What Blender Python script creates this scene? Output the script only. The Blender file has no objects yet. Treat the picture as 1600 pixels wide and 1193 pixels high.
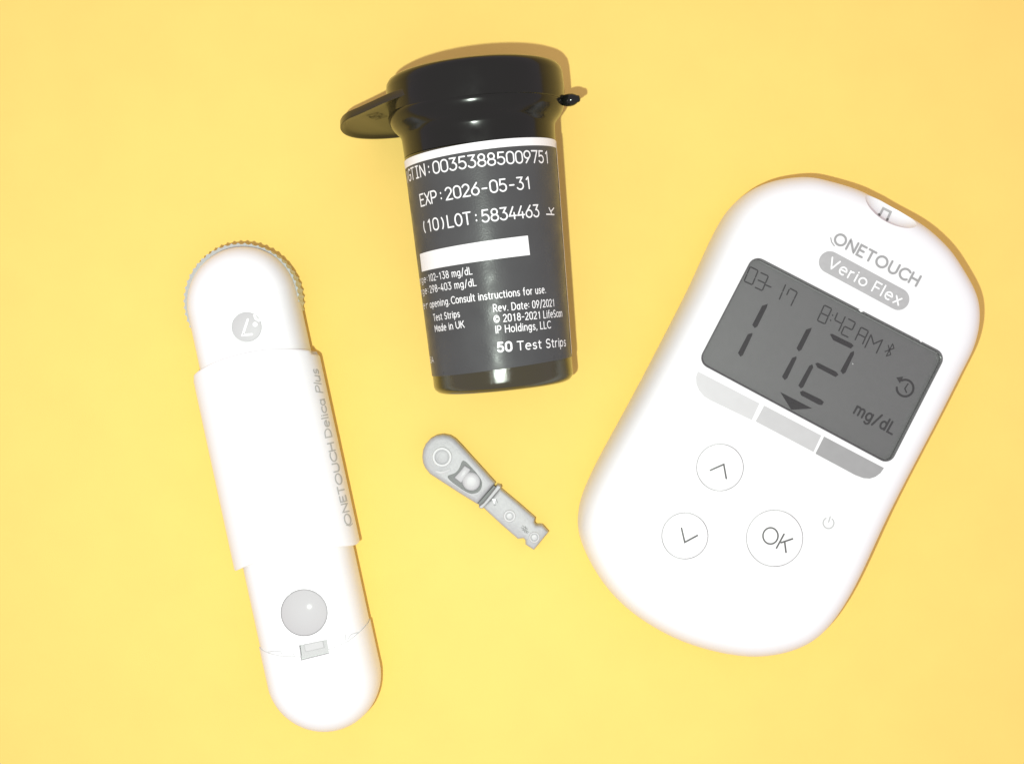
import bpy, bmesh, math, random
from mathutils import Vector, Matrix
from mathutils.bvhtree import BVHTree
random.seed(4)
PI = math.pi
S = 0.0126            # centimetres per layout unit (1 Blender unit = 1 cm)
CX, CY, H = 800.0, 596.5, 1900.0   # middle of the view and height of the lens above the table, layout units

# ------------------------------------------------------------------ camera, world, light
sc = bpy.context.scene
sc.unit_settings.system = 'METRIC'; sc.unit_settings.scale_length = 0.01
COL = sc.collection
cam_d = bpy.data.cameras.new('camera'); cam = bpy.data.objects.new('camera', cam_d); COL.objects.link(cam)
cam.location = (0, 0, H*S); cam.rotation_euler = (0, 0, 0)
cam_d.sensor_width = 36; cam_d.lens = 36*H/1600; cam_d.clip_start = 0.1; cam_d.clip_end = 500
sc.camera = cam
w = bpy.data.worlds.new('World'); sc.world = w; w.use_nodes = True
bg = w.node_tree.nodes['Background']
bg.inputs[0].default_value = (0.68, 0.58, 0.66, 1); bg.inputs[1].default_value = 1.0
fl = bpy.data.lights.new('phone_flash', 'POINT'); flo = bpy.data.objects.new('phone_flash', fl); COL.objects.link(flo)
flo.location = (-128*S, -128*S, H*S); fl.energy = 19000; fl.color = (0.89, 1.0, 0.89); fl.shadow_soft_size = 13*S
sc.view_settings.view_transform = 'Standard'; sc.view_settings.look = 'None'
sc.view_settings.exposure = 0.0; sc.view_settings.gamma = 1.0
sc.cycles.use_denoising = True
sc.cycles.max_bounces = 8

# ------------------------------------------------------------------ materials
def mat(name, col, rough=0.5, spec=0.5, bump=0.0, bscale=40, var=0.0, vscale=4, trans=0, coat=0, rvar=0.0, sss=0):
    m = bpy.data.materials.new(name); m.use_nodes = True
    nt = m.node_tree; N = nt.nodes; L = nt.links; b = N['Principled BSDF']
    b.inputs['Base Color'].default_value = (*col, 1); b.inputs['Roughness'].default_value = rough
    b.inputs['Specular IOR Level'].default_value = spec
    b.inputs['Coat Weight'].default_value = coat; b.inputs['Coat Roughness'].default_value = 0.06
    if trans: b.inputs['Transmission Weight'].default_value = trans
    if sss:
        b.inputs['Subsurface Weight'].default_value = sss
        b.inputs['Subsurface Radius'].default_value = (.12, .12, .12); b.inputs['Subsurface Scale'].default_value = 1
    tc = N.new('ShaderNodeTexCoord')
    if var:
        n = N.new('ShaderNodeTexNoise'); n.inputs['Scale'].default_value = vscale; n.inputs['Detail'].default_value = 6
        L.new(tc.outputs['Object'], n.inputs['Vector'])
        r = N.new('ShaderNodeMapRange'); r.inputs[1].default_value = .3; r.inputs[2].default_value = .7
        r.inputs[3].default_value = 1-var; r.inputs[4].default_value = 1+var
        L.new(n.outputs['Fac'], r.inputs[0])
        mx = N.new('ShaderNodeVectorMath'); mx.operation = 'SCALE'; mx.inputs[0].default_value = col
        L.new(r.outputs[0], mx.inputs['Scale']); L.new(mx.outputs[0], b.inputs['Base Color'])
    if rvar:
        n = N.new('ShaderNodeTexNoise'); n.inputs['Scale'].default_value = 3; n.inputs['Detail'].default_value = 8
        L.new(tc.outputs['Object'], n.inputs['Vector'])
        r = N.new('ShaderNodeMapRange'); r.inputs[1].default_value = .35; r.inputs[2].default_value = .65
        r.inputs[3].default_value = rough-rvar; r.inputs[4].default_value = rough+rvar
        L.new(n.outputs['Fac'], r.inputs[0]); L.new(r.outputs[0], b.inputs['Roughness'])
    if bump:
        n = N.new('ShaderNodeTexNoise'); n.inputs['Scale'].default_value = bscale; n.inputs['Detail'].default_value = 3
        L.new(tc.outputs['Object'], n.inputs['Vector'])
        bp = N.new('ShaderNodeBump'); bp.inputs['Strength'].default_value = bump; bp.inputs['Distance'].default_value = 0.01
        L.new(n.outputs['Fac'], bp.inputs['Height']); L.new(bp.outputs[0], b.inputs['Normal'])
    return m

M = {}
M['table'] = mat('yellow_card', (0.90, 0.635, 0.168), 0.75, 0.2, bump=0.35, bscale=45, var=0.016, vscale=0.9)
M['white'] = mat('white_plastic', (0.80, 0.80, 0.805), 0.38, 0.4, bump=0.05, bscale=55)
M['white_key'] = mat('white_key_plastic', (0.87, 0.87, 0.87), 0.3, 0.45)
M['dark_gap'] = mat('shadow_gap_plastic', (0.45, 0.45, 0.45), 0.6)
M['frame'] = mat('screen_frame_plastic', (0.13, 0.13, 0.13), 0.35)
M['lcd'] = mat('lcd_grey', (0.132, 0.132, 0.132), 0.5, 0.8, var=0.03, vscale=9, bump=0.06, bscale=80)
M['seg'] = mat('lcd_segment', (0.030, 0.030, 0.030), 0.6, 0.3)
M['seg_thin'] = mat('lcd_segment_thin', (0.042, 0.042, 0.042), 0.6, 0.3)
M['print_grey'] = mat('grey_print', (0.31, 0.31, 0.31), 0.5)
M['print_soft'] = mat('soft_grey_print', (0.45, 0.46, 0.455), 0.5)
M['print_dark'] = mat('dark_grey_print', (0.10, 0.10, 0.10), 0.5)
M['print_white'] = mat('white_print', (0.82, 0.82, 0.82), 0.5)
M['pill'] = mat('pill_grey', (0.39, 0.39, 0.39), 0.5, var=0.04, vscale=12)
M['bar1'] = mat('bar_pale', (0.54, 0.54, 0.54), 0.45, var=0.02, vscale=6)
M['bar2'] = mat('bar_mid', (0.475, 0.475, 0.475), 0.45, var=0.02, vscale=6)
M['bar3'] = mat('bar_grey', (0.30, 0.30, 0.30), 0.45, var=0.03, vscale=6)
M['grey_key'] = mat('grey_key_plastic', (0.52, 0.52, 0.52), 0.10, 0.5)
M['grey_disc'] = mat('grey_disc_plastic', (0.52, 0.52, 0.52), 0.5, 0.2, bump=0.1, bscale=60)
M['dial'] = mat('grey_green_dial', (0.50, 0.54, 0.52), 0.35, 0.5)
M['slot'] = mat('slot_grey', (0.52, 0.52, 0.52), 0.5)
M['black'] = mat('black_glossy_plastic', (0.007, 0.008, 0.006), 0.16, 0.36, bump=0.03, bscale=14, rvar=0.05)
M['black_tab'] = mat('black_tab_plastic', (0.014, 0.012, 0.007), 0.28, 0.55, bump=0.05, bscale=20)
M['vialend'] = mat('dark_olive_plastic', (0.030, 0.027, 0.007), 0.11, 0.8, bump=0.3, bscale=55, coat=0.0)
M['label'] = mat('charcoal_label', (0.070, 0.071, 0.072), 0.34, 0.16, bump=0.22, bscale=30, var=0.07, vscale=1.6, rvar=0.08)
M['emboss'] = mat('embossed_black', (0.008, 0.008, 0.006), 0.5)
M['lancet'] = mat('pale_grey_lancet', (0.42, 0.422, 0.428), 0.42, 0.5, bump=0.5, bscale=38, var=0.05, vscale=14)
M['lancet_lt'] = mat('lighter_grey_lancet', (0.54, 0.54, 0.545), 0.4, 0.4, bump=0.3, bscale=38)
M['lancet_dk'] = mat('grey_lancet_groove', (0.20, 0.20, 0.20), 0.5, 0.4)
# clear window: reflects a little, lets the rest through
g = bpy.data.materials.new('clear_window'); g.use_nodes = True
nt = g.node_tree; nt.nodes.clear()
o = nt.nodes.new('ShaderNodeOutputMaterial'); mx = nt.nodes.new('ShaderNodeMixShader')
fr = nt.nodes.new('ShaderNodeFresnel'); fr.inputs[0].default_value = 1.4
tr = nt.nodes.new('ShaderNodeBsdfTransparent'); gl = nt.nodes.new('ShaderNodeBsdfGlossy'); gl.inputs['Roughness'].default_value = 0.08
tr.inputs[0].default_value = (.97, .97, .97, 1)
nt.links.new(fr.outputs[0], mx.inputs[0]); nt.links.new(tr.outputs[0], mx.inputs[1]); nt.links.new(gl.outputs[0], mx.inputs[2]); nt.links.new(mx.outputs[0], o.inputs[0])
M['clear'] = g

# ------------------------------------------------------------------ basic helpers (layout units, z up)
def px(x, y, z=0.0):
    "picture point -> place in the world at height z"
    k = (H-z)/H
    return Vector(((x-CX)*k, (CY-y)*k, z))
def thing(name, label, cat, loc, rot=0.0, mtx=None):
    e = bpy.data.objects.new(name, None); COL.objects.link(e)
    mw = mtx if mtx is not None else Matrix.Translation(Vector(loc))@Matrix.Rotation(rot, 4, 'Z')
    e['label'] = label; e['category'] = cat
    e.empty_display_size = 0.5
    ms = mw.copy(); ms.translation = mw.translation*S
    e.matrix_world = ms
    INV[e.name] = (mw.inverted(), e)
    return e
INV = {}
def root_of(p):
    while p.parent: p = p.parent
    return p
def obj(name, verts, faces, m, parent=None, smooth=None, label=None, kind=None):
    inv = INV[root_of(parent).name][0] if parent else Matrix.Identity(4)
    me = bpy.data.meshes.new(name)
    me.from_pydata([tuple((inv@Vector(v))*S) for v in verts], [], faces)
    me.validate(); me.update()
    if smooth is not None:
        me.polygons.foreach_set('use_smooth', [True]*len(me.polygons)); me.set_sharp_from_angle(angle=math.radians(smooth))
    me.materials.append(m)
    ob = bpy.data.objects.new(name, me); COL.objects.link(ob)
    if parent: ob.parent = parent
    if label: ob['label'] = label
    if kind: ob['kind'] = kind
    return ob
def mesh_of(V, F):
    me = bpy.data.meshes.new('tmp'); me.from_pydata([tuple(v) for v in V], [], F); me.validate(); me.update(); return me
def fixn(V, F):
    bm = bmesh.new(); vs = [bm.verts.new(v) for v in V]
    for f in F:
        try: bm.faces.new([vs[i] for i in f])
        except ValueError: pass
    bmesh.ops.remove_doubles(bm, verts=bm.verts, dist=1e-4)
    bmesh.ops.recalc_face_normals(bm, faces=bm.faces)
    bm.verts.index_update()
    V2 = [v.co.copy() for v in bm.verts]; F2 = [[v.index for v in f.verts] for f in bm.faces]; bm.free()
    return V2, F2
def boolean(A, Bs, op='DIFFERENCE'):
    a = bpy.data.objects.new('ta', mesh_of(*fixn(*A))); COL.objects.link(a)
    tmp = []
    for B in Bs:
        b = bpy.data.objects.new('tb', mesh_of(*fixn(*B))); COL.objects.link(b); tmp.append(b)
        md = a.modifiers.new('b', 'BOOLEAN'); md.object = b; md.operation = op; md.solver = 'EXACT'
    dg = bpy.context.evaluated_depsgraph_get(); dg.update()
    me = bpy.data.meshes.new_from_object(a.evaluated_get(dg))
    V = [v.co.copy() for v in me.vertices]; F = [list(p.vertices) for p in me.polygons]
    for t in tmp+[a]: bpy.data.objects.remove(t)
    return V, F
def bvh(V, F): return BVHTree.FromPolygons([tuple(v) for v in V], F)

# ---- closed curves
def spline(pts, n=6):
    out = []; N_ = len(pts)
    P = [Vector((p[0], p[1])) for p in pts]
    for i in range(N_):
        p0, p1, p2, p3 = P[i-1], P[i], P[(i+1) % N_], P[(i+2) % N_]
        for k in range(n):
            t = k/n
            out.append(0.5*((2*p1)+(p2-p0)*t+(2*p0-5*p1+4*p2-p3)*t*t+(3*p1-p0-3*p2+p3)*t**3))
    return out
def smooth_closed(P, it=3):
    for _ in range(it):
        P = [(P[i-1]+P[i]*2+P[(i+1) % len(P)])/4 for i in range(len(P))]
    return P
def ccw(P):
    a = sum(P[i-1].x*P[i].y-P[i].x*P[i-1].y for i in range(len(P)))
    return P if a > 0 else P[::-1]
def inset(P, d):
    out = []; n = len(P)
    for i in range(n):
        a, b, c = P[i-1], P[i], P[(i+1) % n]
        e1 = (b-a).normalized(); e2 = (c-b).normalized()
        n1 = Vector((-e1.y, e1.x)); n2 = Vector((-e2.y, e2.x)); nn = (n1+n2)
        nn = nn/max(nn.length_squared/2, .3)
        out.append(b+nn*d)
    return out
def pillow(P, prof, cap=True):
    "rings of the outline P (2-D, ccw): prof = [(inset, z), ...] from bottom to top"
    V = []; F = []; n = len(P)
    for d, z in prof:
        Q = inset(P, d) if abs(d) > 1e-6 else P
        V += [Vector((q.x, q.y, z)) for q in Q]
    for j in range(len(prof)-1):
        for i in range(n):
            a = j*n+i; b = j*n+(i+1) % n
            F.append([a, b, b+n, a+n])
    if cap:
        F.append(list(range(n))[::-1]); F.append([(len(prof)-1)*n+i for i in range(n)])
    return V, F
def fit_outline(P, prof, z0):
    "move an outline so that the rounded body seen from the lens keeps its measured silhouette"
    out = []; n = len(P)
    for i in range(n):
        t = (P[(i+1) % n]-P[i-1]).normalized(); nn = Vector((t.y, -t.x))
        d = P[i].dot(nn); want = d*H/(H-z0)
        got = max((d-ins)*H/(H-z) for ins, z in prof)
        out.append(P[i]-nn*(got-want)*(H-z0)/H)
    return out
def prism(P, z0, z1): return pillow(P, [(0, z0), (0, z1)])
def circle(c, r, n=48): return [Vector((c[0]+r*math.cos(2*PI*i/n), c[1]+r*math.sin(2*PI*i/n))) for i in range(n)]
def rrect(C4, r, n=7):
    "quad with rounded corners (corners given in order)"
    out = []
    for i in range(4):
        a, b, c = Vector(C4[i-1]), Vector(C4[i]), Vector(C4[(i+1) % 4])
        p = b+(a-b).normalized()*r; q = b+(c-b).normalized()*r
        for k in range(n):
            t = k/(n-1)
            # rational quarter circle
            w_ = math.sqrt(.5); d = (1-t)**2+2*w_*t*(1-t)+t*t
            out.append((p*(1-t)**2+b*(2*w_*t*(1-t))+q*t*t)/d)
    return out
def frustum(c, prof, n=64, rx=1, ry=1):
    "lathe about vertical axis at c"
    V = []; F = []
    for r, z in prof: V += [Vector((c[0]+r*rx*math.cos(2*PI*i/n), c[1]+r*ry*math.sin(2*PI*i/n), z)) for i in range(n)]
    for j in range(len(prof)-1):
        for i in range(n):
            a = j*n+i; b = j*n+(i+1) % n; F.append([a, b, b+n, a+n])
    F.append(list(range(n))[::-1]); F.append([(len(prof)-1)*n+i for i in range(n)])
    return V, F

# ------------------------------------------------------------------ stroke lettering
def L_(*a): return [(a[i], a[i+1]) for i in range(0, len(a), 2)]
def A_(cx, cy, rx, ry, a0, a1, n=None):
    n = n or max(4, int(abs(a1-a0)/15))
    return [(cx+rx*math.cos(math.radians(a0+(a1-a0)*i/n)), cy+ry*math.sin(math.radians(a0+(a1-a0)*i/n))) for i in range(n+1)]
G = {
 ' ': (3, []),
 'A': (7.4, [L_(0,0,3.7,10,7.4,0), L_(1.3,3.3,6.1,3.3)]),
 'C': (7.6, [A_(4.9,5,4.9,5,48,312)]),
 'D': (7.4, [L_(2.8,0,0,0,0,10,2.8,10)+A_(2.8,5,4.6,5,85,-85)+L_(2.8,0)]),
 'E': (5.2, [L_(5.2,10,0,10,0,0,5.2,0), L_(0,5.2,4.6,5.2)]),
 'F': (5.0, [L_(5,10,0,10,0,0), L_(0,5,4.5,5)]),
 'G': (7.8, [A_(4.6,5,4.6,5,48,325)+L_(8.2,4.8,5,4.8)]),
 'H': (7.2, [L_(0,0,0,10), L_(7.2,0,7.2,10), L_(0,5.1,7.2,5.1)]),
 'I': (0.6, [L_(.3,0,.3,10)]),
 'J': (4, [L_(4,10,4,3)+A_(1.7,2.8,2.3,2.8,0,-110)]),
 'K': (6.6, [L_(0,0,0,10), L_(6.2,10,.4,4.4), L_(2.4,6,6.6,0)]),
 'L': (5, [L_(0,10,0,0,5,0)]),
 'M': (8.8, [L_(0,0,.3,10,4.4,3,8.5,10,8.8,0)]),
 'N': (7.4, [L_(0,0,0,10,7.4,0,7.4,10)]),
 'O': (9.8, [A_(4.9,5,4.9,5,0,360,28)]),
 'P': (5.8, [L_(0,0,0,10,3,10)+A_(3,7.2,2.8,2.8,85,-85)+L_(3,4.4,0,4.4)]),
 'R': (6.2, [L_(0,0,0,10,3,10)+A_(3,7.3,2.7,2.7,85,-85)+L_(3,4.6,0,4.6), L_(3,4.6,6.2,0)]),
 'S': (5.6, [A_(2.9,7.4,2.6,2.6,35,260)+A_(2.8,2.5,2.8,2.6,75,-145)]),
 'T': (6.6, [L_(0,10,6.6,10), L_(3.3,10,3.3,0)]),
 'U': (7.4, [L_(0,10,0,3.6)+A_(3.7,3.6,3.7,3.6,185,355)+L_(7.4,3.6,7.4,10)]),
 'V': (7.4, [L_(0,10,3.7,0,7.4,10)]),
 'X': (6.6, [L_(0,0,6.6,10), L_(0,10,6.6,0)]),
 'Z': (6, [L_(0,10,6,10,0,0,6,0)]),
 'a': (5.2, [A_(2.5,3.4,2.5,3.4,0,360,20), L_(5,7,5,0)]),
 'c': (5, [A_(3.4,3.5,3.4,3.5,50,310)]),
 'd': (5.4, [A_(2.6,3.4,2.6,3.4,0,360,20), L_(5.2,10.6,5.2,0)]),
 'e': (5.8, [L_(.3,3.9,5.8,3.9)+A_(3,3.5,2.9,3.6,8,300)]),
 'f': (3.4, [L_(1.4,0,1.4,8)+A_(3.2,8.4,1.8,2.1,180,95), L_(0,6.8,3.2,6.8)]),
 'g': (5.4, [A_(2.6,3.6,2.6,3.3,0,360,20), L_(5.2,7,5.2,-.6)+A_(2.8,-.6,2.4,2.4,-5,-140)]),
 'h': (5, [L_(0,0,0,10.6), L_(0,3.6)+A_(2.5,4.4,2.5,2.6,170,0)+L_(5,0)]),
 'i': (.6, [L_(.3,0,.3,7), L_(.3,9.2,.3,9.5)]),
 'l': (.6, [L_(.3,0,.3,10.6)]),
 'm': (8.4, [L_(0,0,0,7), L_(0,3.6)+A_(2.1,4.8,2.1,2.2,165,0)+L_(4.2,0), L_(4.2,4.2)+A_(6.3,4.8,2.1,2.2,165,0)+L_(8.4,0)]),
 'n': (5, [L_(0,0,0,7), L_(0,3.6)+A_(2.5,4.4,2.5,2.6,170,0)+L_(5,0)]),
 'o': (6.4, [A_(3.2,3.5,3.2,3.5,0,360,22)]),
 'p': (5.4, [L_(0,-3,0,7), A_(2.8,3.6,2.6,3.4,180,540,20)]),
 'r': (3.2, [L_(0,0,0,7), L_(0,3.8)+A_(2.6,4.4,2.6,2.6,170,85)]),
 's': (4.4, [A_(2.3,5.2,1.9,1.8,40,260)+A_(2.2,1.8,2.1,1.8,70,-145)]),
 't': (3.4, [L_(1.3,9,1.3,2)+A_(2.9,1.8,1.6,1.8,185,280), L_(0,6.9,3.2,6.9)]),
 'u': (5, [L_(0,7,0,2.8)+A_(2.5,2.6,2.5,2.6,185,355)+L_(5,3.4), L_(5,7,5,0)]),
 'v': (5.4, [L_(0,7,2.7,0,5.4,7)]),
 'x': (5, [L_(0,0,5,7), L_(0,7,5,0)]),
 '0': (5.8, [A_(2.9,7,2.9,3,0,180,12)+A_(2.9,3,2.9,3,180,360,12)+L_(5.8,7)]),
 '1': (5.8, [L_(1.6,7.9,3.6,10,3.6,0)]),
 '2': (5.8, [A_(2.8,7.2,2.7,2.8,160,-35)+L_(0,0,5.8,0)]),
 '3': (5.8, [L_(.4,10,5.2,10,2.5,6)+A_(2.6,3.1,3,3.1,80,-150)]),
 '4': (5.8, [L_(3.6,10,0,2.6,5.8,2.6), L_(4.2,5,4.2,0)]),
 '5': (5.8, [L_(5.2,10,1,10,.6,5.6)+A_(2.7,3.1,2.9,3.1,110,-150)]),
 '6': (5.8, [L_(4.6,10,1,5.2)+A_(2.9,3.1,2.9,3.1,150,510,20)]),
 '7': (5.8, [L_(0,10,5.8,10,2,0)]),
 '8': (5.8, [A_(2.9,7.5,2.4,2.5,-90,270,20), A_(2.9,2.6,2.9,2.6,90,450,20)]),
 '9': (5.8, [A_(2.9,6.9,2.9,3.1,-30,330,20)+L_(4.8,4.8,1.4,0)]),
 '-': (4, [L_(.2,4.3,3.8,4.3)]),
 ':': (.8, [L_(.4,2.0,.4,2.5), L_(.4,6.5,.4,7)]),
 '.': (.8, [L_(.4,.1,.4,.4)]),
 ',': (1, [L_(.8,.3,.2,-1.6)]),
 '/': (4, [L_(0,-1.2,4,10.6)]),
 '(': (2.6, [A_(6.5,4.6,6,7.6,142,218)]),
 ')': (2.6, [A_(-3.9,4.6,6,7.6,38,-38)]),
 '©': (9.6, [A_(4.8,4.6,4.8,4.8,0,360,24), A_(5,4.6,2.3,2.4,48,312)]),
}
G['Ⅰ'] = (4.6, [L_(2.3,0,2.3,10), L_(.4,10,4.2,10), L_(.4,0,4.2,0)])
def layout(s, track=1.7, mono=None, italic=0.0, space=3.2):
    out = []; x = 0.0
    for k, ch in enumerate(s):
        wd, st = G[ch]
        if mono:
            f = min(1.0, 5.9/wd); x0 = k*mono-wd*f/2
            out += [[(x0+px_*f, py_) for px_, py_ in p] for p in st]
        else:
            if ch == ' ': x += space; continue
            out += [[(x+px_+py_*italic, py_) for px_, py_ in p] for p in st]; x += wd+track
    return out, (x-track if not mono else (len(s)-1)*mono)
def resample(p, step):
    out = [Vector(p[0])]
    for a, b in zip(p, p[1:]):
        a = Vector(a); b = Vector(b); d = (b-a).length
        if d < 1e-6: continue
        n = max(1, int(d/step+.5))
        out += [a+(b-a)*(i/n) for i in range(1, n+1)]
    return out
def ribbon(p, wd, step=2.0):
    "2-D polyline -> vertices and faces of one non-overlapping band with round ends"
    p = resample(p, step)
    if len(p) < 2: p = [p[0], p[0]+Vector((.01, 0))]
    closed = (p[0]-p[-1]).length < 1e-3 and len(p) > 5
    if closed: p = p[:-1]
    n = len(p); h = wd/2; V = []; F = []
    for i in range(n):
        if closed: a, c = p[i-1], p[(i+1) % n]
        else: a, c = p[max(i-1, 0)], p[min(i+1, n-1)]
        b = p[i]
        e1 = (b-a) if (b-a).length > 1e-7 else (c-b); e2 = (c-b) if (c-b).length > 1e-7 else (b-a)
        e1 = e1.normalized(); e2 = e2.normalized()
        m_ = Vector((-e1.y, e1.x))+Vector((-e2.y, e2.x))
        m_ = m_/max(m_.length_squared/2, .55)
        V += [b+m_*h, b-m_*h]
    R = n if closed else n-1
    for i in range(R):
        j = (i+1) % n
        F.append([2*i+1, 2*j+1, 2*j, 2*i])
    if not closed:
        for e, (q, r, i0) in enumerate(((p[0], p[1], 0), (p[-1], p[-2], n-1))):
            d = (q-r).normalized(); s = Vector((-d.y, d.x)); base = len(V); K = 4
            V += [q+(s*math.cos(PI*k/(K+1))+d*math.sin(PI*k/(K+1)))*h for k in range(1, K+1)]
            ids = [2*i0+(1 if e == 0 else 0)]+list(range(base, base+K))+[2*i0+(0 if e == 0 else 1)]
            F.append(ids[::-1])
    return V, F
def strokes_mesh(strokes, wd, mapf, step=2.0, eps=0.35):
    "strokes in 2-D -> mesh laid on a surface by mapf(x, y, lift)"
    V = []; F = []
    for k, p in enumerate(strokes):
        v, f = ribbon(p, wd, step); b = len(V)
        V += [mapf(q.x, q.y, eps+0.06*(k % 4)) for q in v]; F += [[i+b for i in ff] for ff in f]
    return V, F
def on_surface(tree):
    "map a picture point to the surface under it"
    eye = Vector((0, 0, H))
    def f(x, y, lift):
        d = (px(x, y, 0)-eye).normalized()
        hit, nrm, _, _ = tree.ray_cast(eye, d)
        if hit is None: hit = px(x, y, 60); nrm = Vector((0, 0, 1))
        if nrm.z < 0: nrm = -nrm
        return hit+nrm*lift
    return f
def line_map(p0, p1, k_h, width, f):
    "text units -> picture: baseline p0->p1, cap height k_h"
    a = Vector(p0); b = Vector(p1); u = (b-a)/width; n = (b-a).normalized(); n = Vector((n.y, -n.x))*(k_h/10)
    return lambda x, y, l: f(*(a+u*x+n*y), l)
def put_text(s, p0, p1, cap, wd, f, m, parent, name='lettering', **kw):
    st, W_ = layout(s, **kw)
    k = (Vector(p1)-Vector(p0)).length/W_
    # work in picture units so that the stroke keeps its width
    st2 = [[(x*k, y*cap/10) for x, y in p] for p in st]
    a = Vector(p0); u = (Vector(p1)-a).normalized(); n = Vector((u.y, -u.x))
    V, F = strokes_mesh(st2, wd, lambda x, y, l: f(*(a+u*x+n*y), l))
    return obj(name, V, F, m, parent)
def put_strokes(sts, wd, f, m, parent, name='lettering', sub=2.0, kind=None):
    V, F = strokes_mesh(sts, wd, f, sub); return obj(name, V, F, m, parent)
def put_poly(P, f, m, parent, name, lift=0.35, grid=None):
    "filled patch, picture points, cut fine enough to follow the surface"
    P = [Vector(p) for p in P]
    bm = bmesh.new(); vs = [bm.verts.new((p.x, p.y, 0)) for p in P]; bm.faces.new(vs)
    bmesh.ops.triangulate(bm, faces=bm.faces)
    if grid: bmesh.ops.subdivide_edges(bm, edges=bm.edges, cuts=grid, use_grid_fill=True)
    bm.verts.index_update()
    V = [f(v.co.x, v.co.y, lift) for v in bm.verts]; F = [[v.index for v in q.verts] for q in bm.faces]
    bm.free()
    # face up
    F2 = []
    for q in F:
        nrm = (V[q[1]]-V[q[0]]).cross(V[q[2]]-V[q[0]]); F2.append(q if nrm.z > 0 else q[::-1])
    return obj(name, V, F2, m, parent)
def cropper(x0, y0, k): return lambda *a: [(x0+a[i]/k, y0+a[i+1]/k) for i in range(0, len(a), 2)]

# ------------------------------------------------------------------ the table
tv = [Vector((x, y, 0)) for x, y in ((-3000, -2600), (3000, -2600), (3000, 2600), (-3000, 2600))]
t = obj('table_surface', tv, [[0, 1, 2, 3]], M['table'])
t['kind'] = 'structure'; t['label'] = 'plain bright yellow card surface under the four devices'

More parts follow.
